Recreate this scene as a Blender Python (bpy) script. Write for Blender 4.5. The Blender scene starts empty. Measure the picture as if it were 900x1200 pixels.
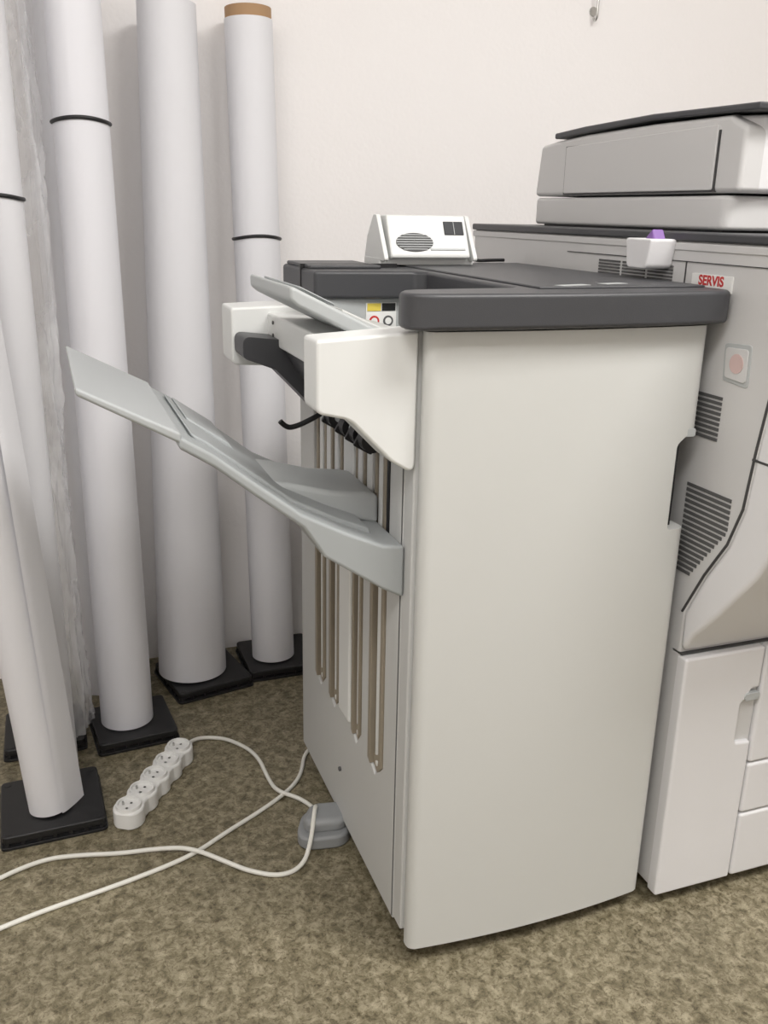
import bpy, bmesh, math, random
from mathutils import Vector, Matrix, noise
ZOOM=None
random.seed(4)
sc=bpy.context.scene
col=bpy.context.collection

# ------------------------------------------------------------------ materials
def new_mat(name):
    m=bpy.data.materials.new(name); m.use_nodes=True
    return m,m.node_tree.nodes,m.node_tree.links,m.node_tree.nodes['Principled BSDF']
def plastic(name,c,rough=.45,bump=.03,scale=900,var=.02,metal=0):
    m,n,l,b=new_mat(name)
    tc=n.new('ShaderNodeTexCoord')
    nz=n.new('ShaderNodeTexNoise'); nz.inputs['Scale'].default_value=3; nz.inputs['Detail'].default_value=4
    l.new(tc.outputs['Object'],nz.inputs['Vector'])
    mp=n.new('ShaderNodeMapRange'); mp.inputs['To Min'].default_value=1-var; mp.inputs['To Max'].default_value=1+var
    l.new(nz.outputs['Fac'],mp.inputs['Value'])
    mx=n.new('ShaderNodeVectorMath'); mx.operation='SCALE'; mx.inputs[0].default_value=c
    l.new(mp.outputs[0],mx.inputs['Scale']); l.new(mx.outputs[0],b.inputs['Base Color'])
    b.inputs['Roughness'].default_value=rough; b.inputs['Metallic'].default_value=metal
    if bump>0:
        n2=n.new('ShaderNodeTexNoise'); n2.inputs['Scale'].default_value=scale
        l.new(tc.outputs['Object'],n2.inputs['Vector'])
        bp=n.new('ShaderNodeBump'); bp.inputs['Strength'].default_value=bump; bp.inputs['Distance'].default_value=.001
        l.new(n2.outputs['Fac'],bp.inputs['Height']); l.new(bp.outputs[0],b.inputs['Normal'])
    return m
WHITE=plastic('white_plastic',(.60,.605,.585),.45)
WHITE2=plastic('white_plastic_cover',(.74,.75,.735),.4)
SIDE=plastic('side_plastic',(.55,.555,.545),.5)
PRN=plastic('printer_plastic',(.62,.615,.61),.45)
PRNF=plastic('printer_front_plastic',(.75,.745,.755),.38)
LGREY=plastic('light_grey_plastic',(.46,.48,.48),.45)
TGREY=plastic('tray_grey_plastic',(.36,.38,.385),.45)
FLAP=plastic('tray_flap_grey_plastic',(.42,.44,.445),.48)
DARK=plastic('charcoal_plastic',(.052,.053,.058),.42,bump=.15,scale=700)
BLACK=plastic('black_plastic',(.012,.012,.013),.45)
SEAM=plastic('seam_dark',(.05,.05,.05),.6)
VENT=plastic('vent_dark',(.10,.10,.10),.7)
PAPER=plastic('roll_paper',(.78,.78,.81),.55,bump=.0,var=.03)
PAPERG=plastic('glossy_roll_paper',(.80,.80,.84),.3,bump=.0,var=.03)
CARD=plastic('cardboard',(.42,.26,.14),.8)
RAIL=plastic('rail_tan',(.30,.26,.20),.45)
METAL=plastic('metal',(.6,.6,.58),.25,metal=1)
CABLE=plastic('cable_white',(.76,.75,.69),.45,bump=0)
STRIP=plastic('power_strip_white',(.82,.82,.80),.3,bump=0)
PURPLE=plastic('purple_plastic',(.22,.11,.36),.5)
RED=plastic('red_ink',(.55,.03,.03),.5)
PINK=plastic('indicator_pink',(.62,.46,.44),.25)
STICK=plastic('sticker_white',(.85,.85,.83),.4)
YEL=plastic('sticker_yellow',(.75,.6,.1),.4)
GLOSSB=plastic('dark_glass',(.015,.016,.02),.55,bump=0)
FOOT=plastic('foot_blue',(.12,.25,.32),.4)
FOOTG=plastic('foot_grey',(.28,.29,.295),.45)

def wall_mat():
    m,n,l,b=new_mat('painted_plaster')
    tc=n.new('ShaderNodeTexCoord')
    nz=n.new('ShaderNodeTexNoise'); nz.inputs['Scale'].default_value=1.2
    l.new(tc.outputs['Object'],nz.inputs['Vector'])
    cr=n.new('ShaderNodeValToRGB'); cr.color_ramp.elements[0].color=(.90,.87,.86,1); cr.color_ramp.elements[1].color=(.93,.91,.90,1)
    l.new(nz.outputs['Fac'],cr.inputs[0]); l.new(cr.outputs[0],b.inputs['Base Color'])
    b.inputs['Roughness'].default_value=.85
    n2=n.new('ShaderNodeTexNoise'); n2.inputs['Scale'].default_value=110; n2.inputs['Detail'].default_value=5
    l.new(tc.outputs['Object'],n2.inputs['Vector'])
    bp=n.new('ShaderNodeBump'); bp.inputs['Strength'].default_value=.22; bp.inputs['Distance'].default_value=.004
    l.new(n2.outputs['Fac'],bp.inputs['Height']); l.new(bp.outputs[0],b.inputs['Normal'])
    return m
WALL=wall_mat()
def floor_mat():
    m,n,l,b=new_mat('marbled_vinyl')
    tc=n.new('ShaderNodeTexCoord')
    def nz(s,d,r,dist=0):
        x=n.new('ShaderNodeTexNoise'); x.inputs['Scale'].default_value=s; x.inputs['Detail'].default_value=d; x.inputs['Roughness'].default_value=r; x.inputs['Distortion'].default_value=dist
        l.new(tc.outputs['Object'],x.inputs['Vector']); return x
    a=nz(50,6,.72,.5); c2=nz(125,5,.75,.8); c3=nz(5,3,.5)
    cr=n.new('ShaderNodeValToRGB'); e=cr.color_ramp.elements
    e[0].position=.34; e[0].color=(.105,.088,.050,1); e[1].position=.68; e[1].color=(.39,.345,.24,1)
    x=e.new(.46); x.color=(.190,.163,.100,1); x=e.new(.54); x.color=(.265,.232,.152,1)
    l.new(a.outputs['Fac'],cr.inputs[0])
    cr2=n.new('ShaderNodeValToRGB'); e=cr2.color_ramp.elements
    e[0].position=.38; e[0].color=(.38,.34,.28,1); e[1].position=.50; e[1].color=(1,1,1,1)
    l.new(c2.outputs['Fac'],cr2.inputs[0])
    mx=n.new('ShaderNodeMix'); mx.data_type='RGBA'; mx.blend_type='MULTIPLY'; mx.inputs[0].default_value=.8
    l.new(cr.outputs[0],mx.inputs[6]); l.new(cr2.outputs[0],mx.inputs[7])
    cr3=n.new('ShaderNodeValToRGB'); e=cr3.color_ramp.elements
    e[0].position=.35; e[0].color=(.90,.90,.90,1); e[1].position=.65; e[1].color=(1.0,1.0,1.0,1)
    l.new(c3.outputs['Fac'],cr3.inputs[0])
    mx2=n.new('ShaderNodeMix'); mx2.data_type='RGBA'; mx2.blend_type='MULTIPLY'; mx2.inputs[0].default_value=1
    l.new(mx.outputs[2],mx2.inputs[6]); l.new(cr3.outputs[0],mx2.inputs[7])
    l.new(mx2.outputs[2],b.inputs['Base Color'])
    b.inputs['Roughness'].default_value=.48
    bp=n.new('ShaderNodeBump'); bp.inputs['Strength'].default_value=.12; bp.inputs['Distance'].default_value=.002
    l.new(c2.outputs['Fac'],bp.inputs['Height']); l.new(bp.outputs[0],b.inputs['Normal'])
    return m
FLOOR=floor_mat()
def film_mat():
    m,n,l,b=new_mat('plastic_film')
    b.inputs['Base Color'].default_value=(.95,.95,.97,1)
    b.inputs['Roughness'].default_value=.15
    b.inputs['Specular IOR Level'].default_value=.9
    tc=n.new('ShaderNodeTexCoord')
    x=n.new('ShaderNodeTexNoise'); x.inputs['Scale'].default_value=6; x.inputs['Detail'].default_value=3; x.inputs['Distortion'].default_value=1.6
    mpn=n.new('ShaderNodeMapping'); mpn.inputs['Scale'].default_value=(1,1,.45)
    l.new(tc.outputs['Object'],mpn.inputs[0]); l.new(mpn.outputs[0],x.inputs['Vector'])
    mr=n.new('ShaderNodeMapRange'); mr.inputs['From Min'].default_value=.35; mr.inputs['From Max'].default_value=.65; mr.inputs['To Min'].default_value=.12; mr.inputs['To Max'].default_value=.55
    l.new(x.outputs['Fac'],mr.inputs[0]); l.new(mr.outputs[0],b.inputs['Alpha'])
    return m
FILM=film_mat()

# ------------------------------------------------------------------ helpers
def group(name,loc=(0,0,0)):
    e=bpy.data.objects.new(name,None); e.empty_display_size=.05; e.location=loc; col.objects.link(e); return e
def finish(bm,name,mat,parent=None,smooth=True,bev=0,seg=3,ang=35):
    bmesh.ops.recalc_face_normals(bm,faces=bm.faces)
    me=bpy.data.meshes.new(name)
    if smooth:
        for f in bm.faces: f.smooth=True
        for e in bm.edges:
            if len(e.link_faces)==2 and e.calc_face_angle(0)>math.radians(ang): e.smooth=False
    bm.to_mesh(me); bm.free()
    o=bpy.data.objects.new(name,me); col.objects.link(o)
    if mat: me.materials.append(mat)
    if parent: o.parent=parent; o.matrix_parent_inverse=Matrix.Translation(-Vector(parent.location))
    if bev>0:
        b=o.modifiers.new('bevel','BEVEL'); b.width=bev; b.segments=seg; b.limit_method='ANGLE'; b.angle_limit=math.radians(ang); b.harden_normals=True
    return o
def prism(name,pts,ax,a,b,mat,parent=None,bev=.003,seg=3,ang=35):
    """pts 2-D outline in the plane normal to axis ax; extruded a..b"""
    bm=bmesh.new()
    def P(p,v):
        if ax=='x': return (v,p[0],p[1])
        if ax=='y': return (p[0],v,p[1])
        return (p[0],p[1],v)
    v1=[bm.verts.new(P(p,a)) for p in pts]; v2=[bm.verts.new(P(p,b)) for p in pts]
    bm.faces.new(v1); bm.faces.new(v2[::-1])
    n=len(pts)
    for i in range(n): bm.faces.new((v1[i],v1[(i+1)%n],v2[(i+1)%n],v2[i]))
    return finish(bm,name,mat,parent,bev=bev,seg=seg,ang=ang)
def box(name,x0,x1,y0,y1,z0,z1,mat,parent=None,bev=.003,seg=3):
    return prism(name,[(x0,y0),(x1,y0),(x1,y1),(x0,y1)],'z',z0,z1,mat,parent,bev,seg)
def rnd(pts,r,seg=6):
    out=[]; n=len(pts)
    for i,p in enumerate(pts):
        rr=r[i] if isinstance(r,(list,tuple)) else r
        p=Vector(p); a=Vector(pts[i-1])-p; b=Vector(pts[(i+1)%n])-p
        if rr<=0: out.append(tuple(p)); continue
        an=a.angle(b); t=min(rr/math.tan(an/2),a.length*.49,b.length*.49)
        s=p+a.normalized()*t; e=p+b.normalized()*t
        for k in range(seg+1):
            u=k/seg; q=s*(1-u)**2+p*2*u*(1-u)+e*u*u; out.append(tuple(q))
    return out
def cyl(name,p0,p1,r0,r1,mat,parent=None,n=48,cap=True,bev=0,inner=None,depth=.03):
    p0=Vector(p0);p1=Vector(p1); d=(p1-p0).normalized()
    a=d.orthogonal().normalized(); b=d.cross(a)
    bm=bmesh.new()
    def ring(c,r): return [bm.verts.new(c+(a*math.cos(t*2*math.pi/n)+b*math.sin(t*2*math.pi/n))*r) for t in range(n)]
    def br(A,B):
        for i in range(n): bm.faces.new((A[i],A[(i+1)%n],B[(i+1)%n],B[i]))
    K=8 if (p1-p0).length>.5 else 1
    rs=[ring(p0.lerp(p1,i/K),r0+(r1-r0)*i/K) for i in range(K+1)]
    for i in range(K): br(rs[i],rs[i+1])
    bm.faces.new(rs[0][::-1])
    if inner:
        q=ring(p1,inner); br(rs[-1],q); w=ring(p1-d*depth,inner); br(q,w); bm.faces.new(w)
    else: bm.faces.new(rs[-1])
    return finish(bm,name,mat,parent,bev=bev)
def tube(name,pts,r,mat,parent=None,cyclic=False,smooth=True):
    cu=bpy.data.curves.new(name,'CURVE'); cu.dimensions='3D'; cu.bevel_depth=r; cu.bevel_resolution=5; cu.resolution_u=10
    s=cu.splines.new('NURBS' if smooth else 'POLY'); s.points.add(len(pts)-1)
    for i,p in enumerate(pts): s.points[i].co=(*p,1)
    if smooth: s.order_u=3; s.use_endpoint_u=not cyclic
    s.use_cyclic_u=cyclic; cu.use_fill_caps=True
    cu.materials.append(mat)
    o=bpy.data.objects.new(name,cu); col.objects.link(o)
    dg=bpy.context.evaluated_depsgraph_get(); me=bpy.data.meshes.new_from_object(o.evaluated_get(dg))
    for p in me.polygons: p.use_smooth=True
    bpy.data.objects.remove(o)
    o=bpy.data.objects.new(name,me); col.objects.link(o)
    if not me.materials: me.materials.append(mat)
    if parent: o.parent=parent; o.matrix_parent_inverse=Matrix.Translation(-Vector(parent.location))
    return o
def cut(o,cutters):
    bevs=[(m.width,m.segments,m.angle_limit) for m in o.modifiers if m.type=='BEVEL']
    for m in list(o.modifiers): o.modifiers.remove(m)
    for c in cutters:
        for m in list(c.modifiers): c.modifiers.remove(m)
        m=o.modifiers.new('b','BOOLEAN'); m.object=c; m.operation='DIFFERENCE'; m.solver='EXACT'
    bpy.context.view_layer.update()
    dg=bpy.context.evaluated_depsgraph_get()
    me=bpy.data.meshes.new_from_object(o.evaluated_get(dg))
    bm=bmesh.new(); bm.from_mesh(me)
    for f in bm.faces: f.smooth=True
    for e in bm.edges: e.smooth=not(len(e.link_faces)==2 and e.calc_face_angle(0)>math.radians(35))
    bm.to_mesh(me); bm.free()
    o.modifiers.clear(); o.data=me
    for w,s,a in bevs:
        b=o.modifiers.new('bevel','BEVEL'); b.width=w; b.segments=s; b.limit_method='ANGLE'; b.angle_limit=a; b.harden_normals=True
    for c in cutters: bpy.data.objects.remove(c)
def text(name,s,size,M,mat,parent):
    cu=bpy.data.curves.new(name,'FONT'); cu.body=s; cu.size=size; cu.align_x='CENTER'; cu.align_y='CENTER'; cu.extrude=.0003; cu.offset=.0006
    o=bpy.data.objects.new(name,cu); col.objects.link(o)
    dg=bpy.context.evaluated_depsgraph_get(); me=bpy.data.meshes.new_from_object(o.evaluated_get(dg)); bpy.data.objects.remove(o)
    me.transform(M); me.materials.clear(); me.materials.append(mat)
    o=bpy.data.objects.new(name,me); col.objects.link(o); o.parent=parent
    o.matrix_parent_inverse=Matrix.Translation(-Vector(parent.location)); return o

YW=1.143; LX=-1.5; RX=3.0; FY=-3.0; CZ=2.7
# ------------------------------------------------------------------ room
box('floor',LX-.1,RX+.1,FY-.1,YW+.1,-.1,0,FLOOR,bev=0)
box('wall_back',LX-.1,RX+.1,YW,YW+.1,0,CZ,WALL,bev=0)
box('wall_left',LX-.1,LX,FY,YW,0,CZ,WALL,bev=0)
box('wall_right',RX,RX+.1,FY,YW,0,CZ,WALL,bev=0)
box('wall_front',LX-.1,RX+.1,FY-.1,FY,0,CZ,WALL,bev=0)
box('ceiling',LX-.1,RX+.1,FY-.1,YW+.1,CZ,CZ+.1,WALL,bev=0)

# ------------------------------------------------------------------ finisher
F=group('paper_finisher',(.2,.28,0))
W=.4146
body=box('body',.000,.405,.06,.590,.04,.957,SIDE,F,bev=.006)
pl=[]
for i in range(25):
    u=i/24; pl.append((.018+u*(W-.036), -.010*(1-(2*u-1)**2)))
left=[(.004,.020),(.004,.012),(.006,.006),(.010,.0025),(.014,.0005)]
right=[(W-.011,.001),(W-.005,.004),(W-.001,.010),(W,.018),(W,.045),(.02,.045)]
plan=left+pl+right
door=prism('front_door',plan,'z',.03,.953,WHITE,F,bev=.003)
c=prism('cut',rnd([(W-.034,.665),(W+.05,.665),(W+.05,.812),(W-.006,.812),(W-.034,.790)],[.008,0,0,.01,.012]),'y',-.1,.06,None,bev=0)
cut(door,[c])
box('door_seam',.0095,.4,.019,.058,.040,.952,BLACK,F,bev=0)
box('side_column',.001,.05,.029,.062,.045,.952,SIDE,F,bev=.003)
box('side_column_seam',-.0005,.05,.0615,.0645,.045,.95,VENT,F,bev=0)
box('side_column_inner',-.001,.05,.0645,.082,.05,.86,SIDE,F,bev=.002)
prism('door_catch',rnd([(W-.03,.80),(W-.004,.80),(W-.004,.812),(W-.03,.812)],.004),'y',.0,.03,LGREY,F,bev=.001)
# recesses: guide channel, interior under the lid notch, and four vertical slots
SL=[(.424,.486),(.338,.398),(.222,.268),(.118,.182)]
cs_=[]
for (y0,y1) in SL:
    w=y1-y0
    cs_.append(prism('cs',[(y0,.275),(y0+w*.55,.243),(y1,.258),(y1,.59),(y0,.59)],'x',-.02,.022,None,bev=0))
cut(body,[box('c1',-.02,.045,.112,.50,.58,.82,None,bev=0),box('c2',-.02,.16,.050,.41,.862,.99,None,bev=0)]+cs_)
box('guide_back',.030,.046,.110,.495,.55,.85,WHITE2,F,bev=0)
def slot(y0,y1,z0,z1,nm):
    w=y1-y0
    prism(nm+'_back',[(y0+.001,z0+.028),(y0+w*.55,z0),(y1-.001,z0+.014),(y1-.001,z1),(y0+.001,z1)],'x',.018,.026,VENT,F,bev=0)
    prism(nm+'_rail_a',[(y0+.001,z0+.031),(y0+w*.2,z0+.018),(y0+w*.2,z1),(y0+.001,z1)],'x',-.003,.018,RAIL,F,bev=.001)
    prism(nm+'_rail_b',[(y1-w*.2,z0+.010),(y1-.001,z0+.016),(y1-.001,z1),(y1-w*.2,z1)],'x',-.003,.018,RAIL,F,bev=.001)
    prism(nm+'_paper_guide',rnd([(y0+w*.30,z0+.045),(y0+w*.62,z0+.03),(y0+w*.62,z1),(y0+w*.30,z1)],[.004,.004,0,0]),'x',.002,.018,WHITE2,F,bev=.002)
    prism(nm+'_tip',[(y0+w*.2,z0+.022),(y0+w*.55,z0+.001),(y1-w*.2,z0+.010),(y1-w*.2,z0+.028),(y0+w*.2,z0+.042)],'x',.004,.018,RAIL,F,bev=.001)
    cyl(nm+'_screw',(.002,y0+w*.52,z0+.020),(.008,y0+w*.52,z0+.020),.0045,.0045,STICK,F,n=16)
for i,(y0,y1) in enumerate(SL): slot(y0,y1,.243,.60,'slot_%d'%(i+1))
box('side_panel_mid',-.005,.008,.274,.332,.265,.60,WHITE2,F,bev=.004)
for i,(y,w_,m) in enumerate(((.122,.008,BLACK),(.135,.012,RAIL),(.152,.014,WHITE2),(.172,.010,RAIL),(.20,.022,WHITE2),(.225,.008,RAIL),(.245,.016,WHITE2),(.262,.006,RAIL),(.30,.050,WHITE2),(.340,.010,RAIL),(.365,.018,WHITE2),(.392,.010,RAIL),(.41,.02,WHITE2),(.430,.010,RAIL),(.453,.016,WHITE2),(.478,.012,RAIL))):
    box('guide_post_%d'%i,.000,.032,y-w_/2,y+w_/2,.60,.80,m,F,bev=.002)
cyl('exit_roller_shaft',(-.008,.12,.792),(-.008,.48,.792),.006,.006,METAL,F,n=16)
for i,y in enumerate((.16,.20,.25,.32)):
    cyl('exit_roller_%d'%i,(-.012,y-.010,.785),(-.012,y+.010,.785),.017,.017,BLACK,F,n=24)
    prism('paddle_%d'%i,rnd([(-.034,.775),(-.005,.758),(.0,.80),(-.02,.80)],.004),'y',y+.013,y+.018,BLACK,F,bev=.001)
    cyl('roller_hub_%d'%i,(-.012,y-.0125,.785),(-.012,y+.0125,.785),.007,.007,LGREY,F,n=20)
box('exit_housing',-.02,.06,.10,.50,.80,.86,SIDE,F,bev=.004)
# lid
lidf=[(-.028,.022),(-.030,.0),(-.026,-.012),(-.014,-.021)]
for i in range(21):
    u=i/20; lidf.append((u*.395+.005,-.023-.010*(1-(2*u-1)**2)))
lidf+=[(.412,-.021),(.424,-.016),(.431,-.006),(.431,.03),(.431,.58),(.431,.60),(-.027,.60),(-.027,.395),(.135,.38),(.15,.365),(.15,.072),(.138,.058),(.0,.046),(-.018,.038)]
prism('lid',lidf,'z',.957,1.0,DARK,F,bev=.006,seg=4)
box('lid_top_plate',.165,.42,.03,.57,.999,1.003,DARK,F,bev=.002)
box('lid_rear_cap',-.022,.10,.44,.59,.999,1.006,DARK,F,bev=.003)
box('lid_rear_seam',-.0285,.14,.474,.477,.965,1.0065,BLACK,F,bev=0)
prism('lid_label_a',[(.20,.03),(.25,.045),(.245,.06),(.195,.045)],'z',1.003,1.0035,LGREY,F,bev=0)
prism('lid_label_b',[(.28,.055),(.32,.065),(.315,.08),(.275,.07)],'z',1.003,1.0035,LGREY,F,bev=0)
box('interior_back',-.005,.16,.40,.45,.86,.957,LGREY,F,bev=.003)
box('interior_side',.152,.16,.06,.40,.86,.957,LGREY,F,bev=.001)
box('warning_sticker',.060,.112,.3985,.401,.90,.95,STICK,F,bev=0)
for i in range(2):
    box('warning_sticker_strip_%d'%i,.062+.025*i,.085+.025*i,.3975,.3995,.937,.949,[YEL,BLACK][i],F,bev=0)
    cyl('warning_icon_%d'%i,(.074+.024*i,.3972,.921),(.074+.024*i,.3995,.921),.0085,.0085,[RED,VENT][i],F,n=20)
    cyl('warning_icon_center_%d'%i,(.074+.024*i,.3970,.921),(.074+.024*i,.3995,.921),.0055,.0055,STICK,F,n=20)
box('interior_floor',.0,.16,.05,.41,.85,.875,LGREY,F,bev=.002)
def slab(name,pr,y0,y1,th,mat,bev=.003):
    top=pr; bot=[(x,z-t) for (x,z),t in zip(pr,th)]
    return prism(name,top+bot[::-1],'y',y0,y1,mat,F,bev=bev)
slab('proof_tray',[(.06,.920),(.0,.934),(-.125,.995),(-.135,.999)],.125,.365,[.022,.022,.022,.018],LGREY,.005)
slab('proof_tray_stop',[(.055,.928),(.0,.940),(-.06,.967)],.145,.33,[.008,.008,.005],WHITE,.003)
slab('proof_tray_rib',[(-.07,.974),(-.118,.997)],.145,.345,[.004,.004],FLAP,.002)
# exit covers (front / rear)
bx=rnd([(-.130,.944),(.0,.952),(.0,.770),(-.033,.790),(-.088,.846),(-.130,.856)],[.006,0,.01,.02,.03,.012],8)
prism('exit_cover_front',bx,'y',.022,.082,WHITE2,F,bev=.007,seg=4)
bx2=rnd([(-.145,.938),(-.02,.942),(-.02,.84),(-.145,.846)],[.006,0,0,.012],6)
prism('exit_cover_rear',bx2,'y',.47,.555,WHITE2,F,bev=.006)
box('exit_beam',-.085,.0,.083,.48,.882,.930,WHITE2,F,bev=.004)
th=rnd([(-.142,.902),(-.05,.892),(.0,.88),(.0,.765),(-.025,.780),(-.055,.812),(-.090,.848),(-.142,.868)],.012,5)
prism('exit_throat',th,'y',.395,.465,DARK,F,bev=.004)
prism('exit_throat_inner',rnd([(-.08,.885),(.0,.882),(.0,.80),(-.03,.81),(-.06,.85)],.01),'y',.083,.395,DARK,F,bev=.003)
cyl('throat_screw',(-.045,.391,.84),(-.045,.397,.84),.007,.007,METAL,F,n=20)
for i in range(2): cyl('beam_screw_%d'%i,(-.087,.43,.918-.02*i),(-.084,.43,.918-.02*i),.003,.003,VENT,F,n=12)
tube('hook',[(.0,.45,.762),(-.02,.45,.752),(-.045,.45,.742),(-.062,.45,.741),(-.072,.45,.753)],.0045,BLACK,F)
# big lower tray
TY0,TY1=.05,.40
top=[(-.288,.832),(-.25,.808),(-.20,.768),(-.141,.722),(-.08,.690),(-.03,.668),(.0,.664)]
bot=[(.0,.588),(-.03,.604),(-.112,.660),(-.140,.703),(-.20,.750),(-.25,.791),(-.292,.818)]
prism('stack_tray',top+bot,'y',TY0,TY1,TGREY,F,bev=.005,seg=3,ang=30)
slab('stack_tray_extension',[(-.402,.896),(-.287,.836)],TY0+.002,TY1-.002,[.010,.014],FLAP,.004)
prism('stack_tray_raised',[(-.272,.827),(-.25,.813),(-.20,.774),(-.141,.728),(-.08,.697),(-.035,.678),(-.03,.66),(-.08,.68),(-.141,.71),(-.20,.758),(-.26,.80)],'y',.095,.36,TGREY,F,bev=.004)
prism('stack_tray_hump',[(-.16,.738),(-.13,.732),(-.07,.716),(-.02,.71),(.0,.705),(.0,.66),(-.08,.68),(-.16,.72)],'y',.155,.29,LGREY,F,bev=.008,seg=4)
prism('stack_tray_stop_flap',[(-.262,.824),(-.205,.784),(-.195,.770),(-.255,.805)],'y',.20,.345,FLAP,F,bev=.003)
for i,(x,y) in enumerate([(.07,.12),(.35,.12),(.07,.50),(.35,.50)]):
    cyl('caster_%d'%i,(x-.012,y,.02),(x+.012,y,.02),.02,.02,BLACK,F,n=24)
    box('caster_bracket_%d'%i,x-.018,x+.018,y-.012,y+.012,.02,.045,METAL,F,bev=.002)
ft=rnd([(-.095,.305),(.0,.29),(.04,.36),(-.055,.39)],.035,8)
prism('stabilizer_foot',ft,'z',.0,.026,FOOTG,F,bev=.006,seg=4)
ft=rnd([(-.080,.320),(.0,.305),(.04,.36),(-.046,.376)],.03,8)
prism('stabilizer_foot_top',ft,'z',.02,.050,FOOTG,F,bev=.014,seg=5)
cyl('side_pin',(-.004,.33,.14),(.006,.33,.14),.004,.004,VENT,F,n=12)

# ------------------------------------------------------------------ fan unit on lid
FB=group('ventilation_unit',(.2,.5,1.003))
prism('base_plate',rnd([(.118,.50),(.295,.50),(.295,.585),(.118,.585)],.006),'z',1.003,1.014,WHITE2,FB,bev=.001)
pr=rnd([(.480,1.014),(.58,1.014),(.575,1.083),(.515,1.085)],.006)
fb=prism('housing',pr,'x',.133,.280,WHITE2,FB,bev=.004)
for i,x in enumerate((.119,.284)):
    prism('cheek_%d'%i,rnd([(.475,1.010),(.585,1.010),(.57,1.05),(.54,1.085),(.525,1.085)],.006),'x',x,x+.008,WHITE2,FB,bev=.0015)
box('hinge_core',.124,.287,.53,.57,1.012,1.05,VENT,FB,bev=0)
A=Vector((1,0,0)); B=Vector((0,.035,.071)).normalized(); N=Vector((0,-.071,.035)).normalized()
O=Vector((.2065,.4975,1.0495))
M=Matrix(((A.x,B.x,N.x,O.x),(A.y,B.y,N.y,O.y),(A.z,B.z,N.z,O.z),(0,0,0,1)))
def onface(name,pts,h,mat,bev=.0006):
    o=prism(name,pts,'z',-.001,h,mat,None,bev=bev); o.data.transform(M); o.parent=FB; o.matrix_parent_inverse=Matrix.Translation(-Vector(FB.location)); return o
onface('grille_recess',[(-.028+.034*math.cos(t*math.pi/16),-.010+.017*math.sin(t*math.pi/16)) for t in range(32)],.0015,VENT)
for k in range(7):
    y=-.010-.013+k*.0043; hw=.034*math.sqrt(max(0,1-((y+.010)/.017)**2))
    onface('grille_bar_%d'%k,[(-.028-hw,y-.0007),(-.028+hw,y-.0007),(-.028+hw,y+.0007),(-.028-hw,y+.0007)],.0028,LGREY,.0002)
onface('display',[(.030,.004),(.066,.004),(.066,.028),(.030,.028)],.002,GLOSSB)
onface('display_divider',[(.0475,.004),(.0485,.004),(.0485,.028),(.0475,.028)],.003,LGREY,.0002)
onface('brand_plate',[(.0,-.024),(.065,-.024),(.065,-.021),(.0,-.021)],.0015,LGREY,.0002)
tube('fan_cable',[(.29,.54,1.012),(.31,.55,1.014),(.33,.56,1.007),(.36,.58,1.007),(.40,.59,1.007)],.003,BLACK,FB)

# ------------------------------------------------------------------ printer
P=group('office_printer',(.8,.35,0)); PX=.436; PR=1.30
low=[(.004,.03),(.80,.03),(.80,1.058),(-.10,1.058),(-.15,1.04),(-.110,.90),(-.096,.80),(-.088,.72),(-.068,.660),(-.030,.600),(.004,.53)]
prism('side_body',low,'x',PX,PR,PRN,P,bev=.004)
fr=[(.003,.462),(.006,.527),(-.028,.597),(-.065,.657),(-.085,.717),(-.093,.80),(-.107,.90),(-.15,1.05),(-.20,1.045),(-.215,1.0),(-.205,.85),(-.175,.73),(-.125,.63),(-.065,.55),(-.022,.50)]
fd=prism('front_upper_door',fr,'x',PX-.001,PR,PRNF,P,bev=.008,seg=4,ang=28)
sp=[(.010,.527),(-.026,.599),(-.0635,.6595),(-.0835,.717),(-.0915,.80),(-.105,.90),(-.130,1.0)]
tube('curve_seam',[(PX-.0002,y,z) for y,z in sp],.002,SEAM,P,smooth=False)
box('front_seam_upper',PX,PR,-.002,.02,.4585,.4615,SEAM,P,bev=0)
d=box('lower_left_door',PX,PX+.150,-.014,.01,.022,.457,PRNF,P,bev=.008)
cut(d,[prism('c',rnd([(PX+.118,.29),(PX+.2,.285),(PX+.2,.385),(PX+.135,.385),(PX+.128,.37),(PX+.118,.36)],.006),'y',-.05,.05,None,bev=0)])
box('door_handle_recess',PX+.10,PX+.1515,-.0055,.002,.27,.40,PRN,P,bev=0)
prism('door_handle_tab',rnd([(PX+.122,.366),(PX+.150,.366),(PX+.150,.379),(PX+.122,.379)],.005),'y',-.017,.0,LGREY,P,bev=.001)
box('drawer_top',PX+.153,PR,-.014,.01,.245,.457,PRNF,P,bev=.006)
box('drawer_mid',PX+.153,PR,-.014,.01,.148,.243,PRNF,P,bev=.006)
box('drawer_low',PX+.153,PR,-.014,.01,.022,.146,PRNF,P,bev=.006)
box('front_backing',PX+.004,PR,-.001,.008,.03,.46,LGREY,P,bev=0)
box('front_handle_line',PX-.0018,PX+.01,-.2,-.088,.786,.789,SEAM,P,bev=0)
prism('top_plate',rnd([(PX-.004,-.16),(PR,-.16),(PR,.81),(PX-.004,.81)],.01),'z',1.058,1.070,DARK,P,bev=.003)
box('top_under_trim',PX-.002,PR,-.15,.805,1.045,1.056,PRN,P,bev=.002)
XS=PX-.0015
def vents(nm,y0,y1,z0,z1,rows,slantfn=None):
    for k in range(rows):
        z=z0+(z1-z0)*(k+.5)/rows; h=(z1-z0)/rows*.30
        a,b=(y0,y1) if not slantfn else slantfn(z)
        box('%s_slat_%d'%(nm,k),XS,XS+.004,a,b,z-h,z+h,VENT,P,bev=0)
for j in range(3): vents('vent_top_%d'%j,.125+.067*j,.185+.067*j,1.000,1.024,5)
vents('vent_mid',-.015,.045,.793,.858,9)
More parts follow.
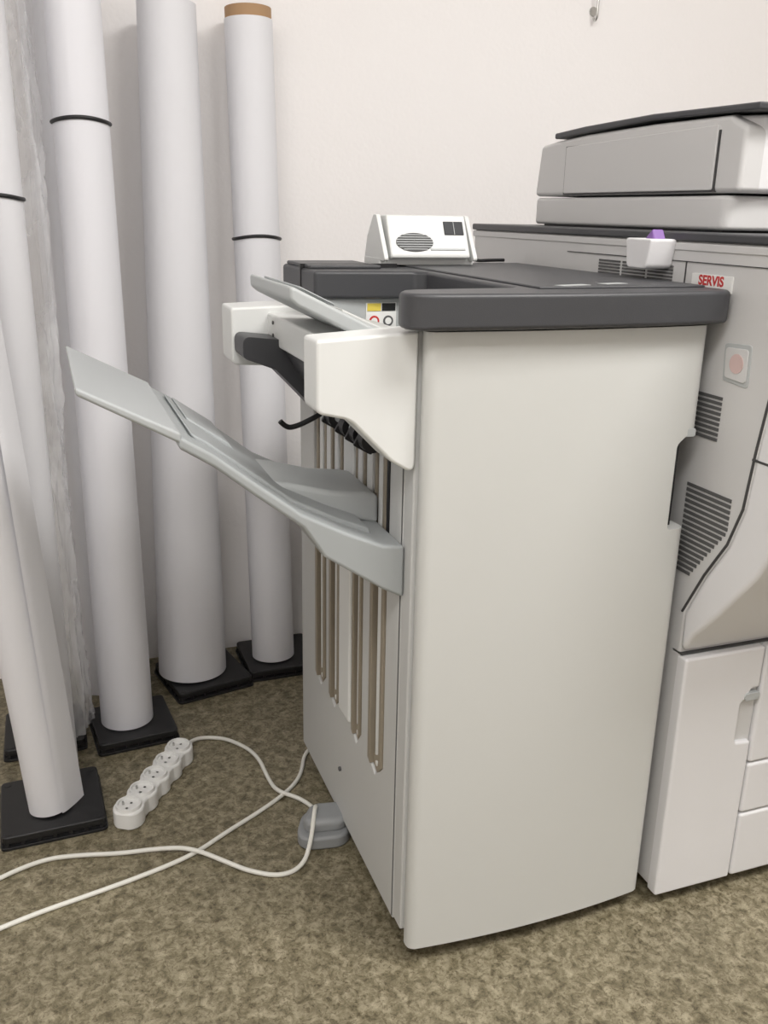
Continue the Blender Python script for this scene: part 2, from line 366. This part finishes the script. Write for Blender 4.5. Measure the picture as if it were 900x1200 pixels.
vents('vent_low',-.07,.03,.585,.725,17,lambda z:(max(-.060,-.060+(.675-z)*.75 if z<.675 else -.060),.034))
box('side_panel_seam_a',XS,XS+.003,-.10,.42,1.030,1.0312,SEAM,P,bev=0)
prism('side_panel_line',[(.095,.985),(.0965,.985),(.0965,1.03),(.095,1.03)],'x',XS,XS+.003,SEAM,P,bev=0)
prism('indicator_frame',rnd([(-.060,.876),(-.010,.880),(-.006,.930),(-.058,.933)],.006),'x',XS,XS+.004,LGREY,P,bev=.001)
prism('indicator_lens',rnd([(-.056,.882),(-.015,.885),(-.011,.925),(-.054,.927)],.006),'x',XS-.002,XS+.004,PRN,P,bev=.001)
cyl('indicator_dot',(XS-.003,-.036,.906),(XS,-.036,.906),.013,.013,PINK,P,n=24)
box('service_label',XS-.001,XS+.004,-.005,.078,.994,1.016,STICK,P,bev=0)
Mt=Matrix(((0,0,-1,XS-.001),(-1,0,0,.037),(0,1,0,1.0075),(0,0,0,1)))
text('service_label_text','SERVIS',.018,Mt,RED,P)
box('service_label_line',XS-.0015,XS,.005,.070,.9965,.998,VENT,P,bev=0)
prism('side_cup',rnd([(.122,1.060),(.185,1.060),(.178,1.018),(.130,1.018)],[.004,.004,.010,.010]),'x',PX-.045,PX,PRNF,P,bev=.004)
prism('purple_sponge',[(.128,1.058),(.155,1.058),(.146,1.066),(.137,1.074)],'x',PX-.035,PX-.015,PURPLE,P,bev=.003)
cyl('leveling_foot',(PX+.115,.03,0),(PX+.115,.03,.03),.018,.012,FOOT,P,n=24)
for i,(x,y) in enumerate([(PX+.1,.7),(1.2,.7),(1.2,.06)]): cyl('caster_%d'%i,(x,y,0),(x,y,.035),.02,.02,BLACK,P,n=24)

# ADF / scanner
S=group('document_feeder',(.85,.4,1.07)); AX=.50; AR=1.15
prism('base',rnd([(AX,.105),(AR,.02),(AR,.67),(AX,.67)],.02),'z',1.073,1.121,PRN,S,bev=.006)
prism('cover',[(.085,1.124),(.67,1.124),(.655,1.216),(.60,1.221),(.50,1.226),(.30,1.229),(.12,1.228),(.085,1.21)],'x',AX,AR,PRN,S,bev=.008)
prism('side_panel',rnd([(.140,1.128),(.555,1.128),(.555,1.208),(.140,1.216)],.004),'x',AX-.004,AX+.01,PRN,S,bev=.0015)
box('side_panel_gap',AX-.0015,AX+.01,.136,.559,1.1255,1.209,SEAM,S,bev=0)
prism('dark_lid',[(.06,1.229),(.30,1.234),(.50,1.228),(.60,1.224),(.60,1.234),(.50,1.239),(.30,1.243),(.06,1.239)],'x',AX-.004,AR,DARK,S,bev=.003)
prism('front_face',rnd([(AX+.0,.135),(AX+.03,.085),(AR,.02),(AR,.14)],.015),'z',1.126,1.227,PRNF,S,bev=.006)
box('platen_seal',AX+.01,AR-.01,.12,.64,1.0695,1.075,BLACK,S,bev=0)

# ------------------------------------------------------------------ paper rolls and stands
def stand(cx,cy,s,rot,h=.026):
    g=group('roll_stand',(cx,cy,0)); 
    R=Matrix.Translation((cx,cy,0))@Matrix.Rotation(math.radians(rot),4,'Z')
    def add(o): o.data.transform(R); o.parent=g; o.matrix_parent_inverse=Matrix.Translation(-Vector(g.location))
    a=s/2
    add(prism('plate',rnd([(-a,-a),(a,-a),(a,a),(-a,a)],.012),'z',.012,h,BLACK,None,bev=.003))
    add(prism('rim',rnd([(-a-.003,-a-.003),(a+.003,-a-.003),(a+.003,a+.003),(-a-.003,a+.003)],.012),'z',.0,.006,BLACK,None,bev=.001))
    n=7
    for i in range(n):
        t=-a+.008+(s-.016)*i/(n-1)
        add(box('rib_a_%d'%i,t-.003,t+.003,-a,a,.004,.014,BLACK,None,bev=0))
        add(box('rib_b_%d'%i,-a,a,t-.003,t+.003,.004,.014,BLACK,None,bev=0))
    for (x,y) in ((-a,-a),(a,-a),(a,a),(-a,a)):
        add(cyl('corner_%d%d'%(x>0,y>0),(x*.86,y*.86,h-.006),(x*.86,y*.86,h+.0005),.008,.007,BLACK,None,n=16))
    return g
def roll(p0,p1,r0,r1,mat=PAPER,band=None,core=False):
    g=group('paper_roll',p0)
    p0=Vector(p0);p1=Vector(p1)
    L=(p1-p0); d=L.normalized()
    cyl('paper',p0,p1,r0,r1,mat,g,n=72,inner=r1-.006,depth=.08)
    if core:
        cyl('cardboard_core',p1-d*.03,p1+d*.022,r1-.002,r1-.002,CARD,g,n=64,inner=r1-.008,depth=.05)
    if band:
        t=(band-p0.z)/L.z; c=p0+L*t; r=r0+(r1-r0)*t+.001
        a=d.orthogonal().normalized(); b=d.cross(a)
        tube('elastic_band',[tuple(c+(a*math.cos(k*math.pi/16)+b*math.sin(k*math.pi/16))*r+Vector((0,0,.003*math.sin(k*.4)))) for k in range(32)],.0035,BLACK,g,cyclic=True)
    return g
stand(-.495,.565,.178,2); roll((-.497,.545,.029),(-.60,.60,1.50),.038,.040,PAPER)
stand(-.325,.815,.165,5);   roll((-.335,.82,.028),(-.335,.83,1.62),.055,.047,PAPERG,band=1.232)
stand(-.142,.995,.182,12); roll((-.165,1.005,.028),(-.145,1.05,1.475),.080,.058,PAPER)
stand(.052,1.03,.178,0);  roll((.038,1.02,.028),(.025,1.075,1.462),.052,.050,PAPER,band=1.03,core=True)
roll((-.485,.700,.001),(-.485,.705,1.6),.042,.042,PAPER,band=1.10)
roll((-.375,1.035,.001),(-.375,1.045,1.65),.050,.050,PAPER)
# loose sheet edge on first roll
g=group('loose_paper_sheet',(-.46,.57,.03))
bm=bmesh.new(); rows=[]
for i in range(25):
    u=i/24; z=.030+u*1.2; row=[]
    ext=.030*(1-u)**.7
    cx=-.497-.0705*u*1.2/1.4; cy=.545+.045*u
    for j in range(9):
        v=j/8; an=math.radians(-60+50*v); rr=.0395+.002*v
        p=Vector((cx+rr*math.cos(an),cy+rr*math.sin(an),z))
        if v>.5: p+=Vector((.62,.6,0))*ext*(v-.5)*2
        row.append(bm.verts.new(p))
    rows.append(row)
for i in range(24):
    for j in range(8): bm.faces.new((rows[i][j],rows[i][j+1],rows[i+1][j+1],rows[i+1][j]))
finish(bm,'sheet',PAPER,g,ang=180)
# film-wrapped roll
g=roll((-.49,.855,.028),(-.49,.865,1.6),.040,.040,PAPER); g.name='film_wrapped_roll'
bm=bmesh.new(); rows=[]; NR=170; NT=150
for i in range(NR+1):
    z=.028+1.6*i/NR; row=[]
    for j in range(NT):
        t=2*math.pi*j/NT
        q=Vector((math.cos(t)*1.6,math.sin(t)*1.6,z*1.6))
        rg=lambda v,s:max(0,1-3.0*abs(noise.noise(v*s)))**2
        r=.066+.012*noise.noise(q*.9)+.009*rg(q+Vector((5,2,1)),1.3)+.006*rg(q+Vector((1,7,3)),2.6)+.003*rg(q+Vector((9,1,3)),6)
        r+=.008*max(0,1-z/.6)
        row.append(bm.verts.new((-.480+math.cos(t)*r,.845+math.sin(t)*r,z)))
    rows.append(row)
for i in range(NR):
    for j in range(NT): bm.faces.new((rows[i][j],rows[i][(j+1)%NT],rows[i+1][(j+1)%NT],rows[i+1][j]))
finish(bm,'film_wrap',FILM,g,ang=60)
stand(-.505,.845,.16,0)

# ------------------------------------------------------------------ power strip
ps=group('power_strip',(-.305,.575,0))
a=Vector((-.368,.478,0)); b=Vector((-.240,.668,0)); d=(b-a).normalized(); nrm=Vector((-d.y,d.x,0)); Ls=(b-a).length
R=Matrix(((d.x,nrm.x,0,a.x),(d.y,nrm.y,0,a.y),(0,0,1,0),(0,0,0,1)))
def addp(o): o.data.transform(R); o.parent=ps; o.matrix_parent_inverse=Matrix.Translation(-Vector(ps.location))
cs=[.012+i*(Ls-.024)/4 for i in range(5)]
out=[]
for s in (1,-1):
    rng=range(101) if s==1 else range(100,-1,-1)
    for k in rng:
        x=-.014+k*(Ls+.028)/100
        h=max([math.sqrt(max(0,.0285**2-(x-c)**2)) for c in cs]+[.0225 if cs[0]<x<cs[-1] else 0])
        if h<=0 and k not in (0,100): continue
        out.append((x,s*max(h,.001)))
addp(prism('strip_body',out,'z',.0,.036,STRIP,None,bev=.005,seg=4,ang=50))
for i,c in enumerate(cs):
    addp(cyl('socket_rim_%d'%i,(c,0,.034),(c,0,.042),.0245,.0227,STRIP,None,n=40,inner=.0197,depth=.007))
    addp(cyl('socket_floor_%d'%i,(c,0,.0345),(c,0,.0353),.0196,.0196,LGREY,None,n=40))
    addp(cyl('socket_pin_%d'%i,(c,.011,.034),(c,.011,.042),.0024,.0022,METAL,None,n=12))
    for s in (-1,1): addp(cyl('socket_hole_%d_%d'%(i,s),(c+.0085*s,-.001,.035),(c+.0085*s,-.001,.0360),.0027,.0027,BLACK,None,n=12))
addp(cyl('strain_relief',(Ls+.01,0,.014),(Ls+.04,0,.010),.008,.005,STRIP,None,n=20))
z=.0045
tube('strip_cable',[(-.222,.700,.012),(-.206,.722,.008),(-.17,.722,z),(-.133,.700,z),(-.09,.63,z),(-.088,.53,z),(-.082,.48,.010),(-.05,.45,.010),(-.028,.42,z),(-.030,.39,.010),(-.038,.360,.052),(-.048,.335,.058),(-.065,.295,.03),(-.088,.262,.006),(-.131,.249,z),(-.18,.28,z),(-.209,.305,.009),(-.266,.361,.014),(-.32,.385,.008),(-.387,.397,z),(-.45,.415,z),(-.52,.425,z),(-.62,.38,z),(-.8,.30,z)],.0040,CABLE,ps)
ec=group('extension_cable',(-.2,.4,0))
tube('cable',[(.03,.62,z),(.006,.605,z),(-.02,.53,z),(-.055,.486,z),(-.12,.44,.0045),(-.20,.395,z),(-.266,.352,z),(-.36,.325,z),(-.449,.306,z),(-.53,.29,z),(-.62,.262,z),(-.8,.20,z)],.0040,CABLE,ec)

# ------------------------------------------------------------------ wall hook
h=group('wall_hook',(.885,YW,1.55))
cyl('plate',(.885,YW,1.56),(.885,YW-.004,1.56),.010,.010,METAL,h,n=24)
tube('hook_wire',[(.885,YW,1.60),(.885,YW-.020,1.60),(.885,YW-.022,1.56),(.885,YW-.022,1.545),(.885,YW-.012,1.535),(.885,YW-.006,1.545)],.003,METAL,h)

# ------------------------------------------------------------------ lights
def area(name,loc,size,sy,energy,c,rot=(0,0,0)):
    l=bpy.data.lights.new(name,'AREA'); l.shape='RECTANGLE'; l.size=size; l.size_y=sy; l.energy=energy; l.color=c
    o=bpy.data.objects.new(name,l); o.location=loc; o.rotation_euler=rot; col.objects.link(o); return o
area('ceiling_light',(.9,-.9,2.66),1.2,.5,50,(1,.98,.95))
area('ceiling_light.001',(-.9,-1.4,2.66),1.2,.5,34,(1,.985,.965))
w=bpy.data.worlds.new('world'); sc.world=w; w.use_nodes=True
w.node_tree.nodes['Background'].inputs[0].default_value=(1,.98,.95,1); w.node_tree.nodes['Background'].inputs[1].default_value=.3

# ------------------------------------------------------------------ camera
f,pitch,roll_,yaw,cx,cy,cz=1070,.31682,.02046,.35397,-.42534,-1.01719,1.08803
cp,sp=math.cos(pitch),math.sin(pitch)
fw=Vector((math.sin(yaw)*cp,math.cos(yaw)*cp,-sp)); r=Vector((math.cos(yaw),-math.sin(yaw),0)); u=r.cross(fw)
r2=math.cos(roll_)*r+math.sin(roll_)*u; u2=-math.sin(roll_)*r+math.cos(roll_)*u
cd=bpy.data.cameras.new('camera'); cd.sensor_fit='VERTICAL'; cd.sensor_height=24; cd.lens=24*f/1200; cd.clip_start=.02
if ZOOM:
    cd.lens*=ZOOM[2]; cd.shift_x=(ZOOM[0]-450)/1200*ZOOM[2]; cd.shift_y=-(ZOOM[1]-600)/1200*ZOOM[2]
co=bpy.data.objects.new('camera',cd); col.objects.link(co)
co.matrix_world=Matrix(((r2.x,u2.x,-fw.x,cx),(r2.y,u2.y,-fw.y,cy),(r2.z,u2.z,-fw.z,cz),(0,0,0,1)))
sc.camera=co
sc.view_settings.view_transform='Standard'
sc.view_settings.exposure=0
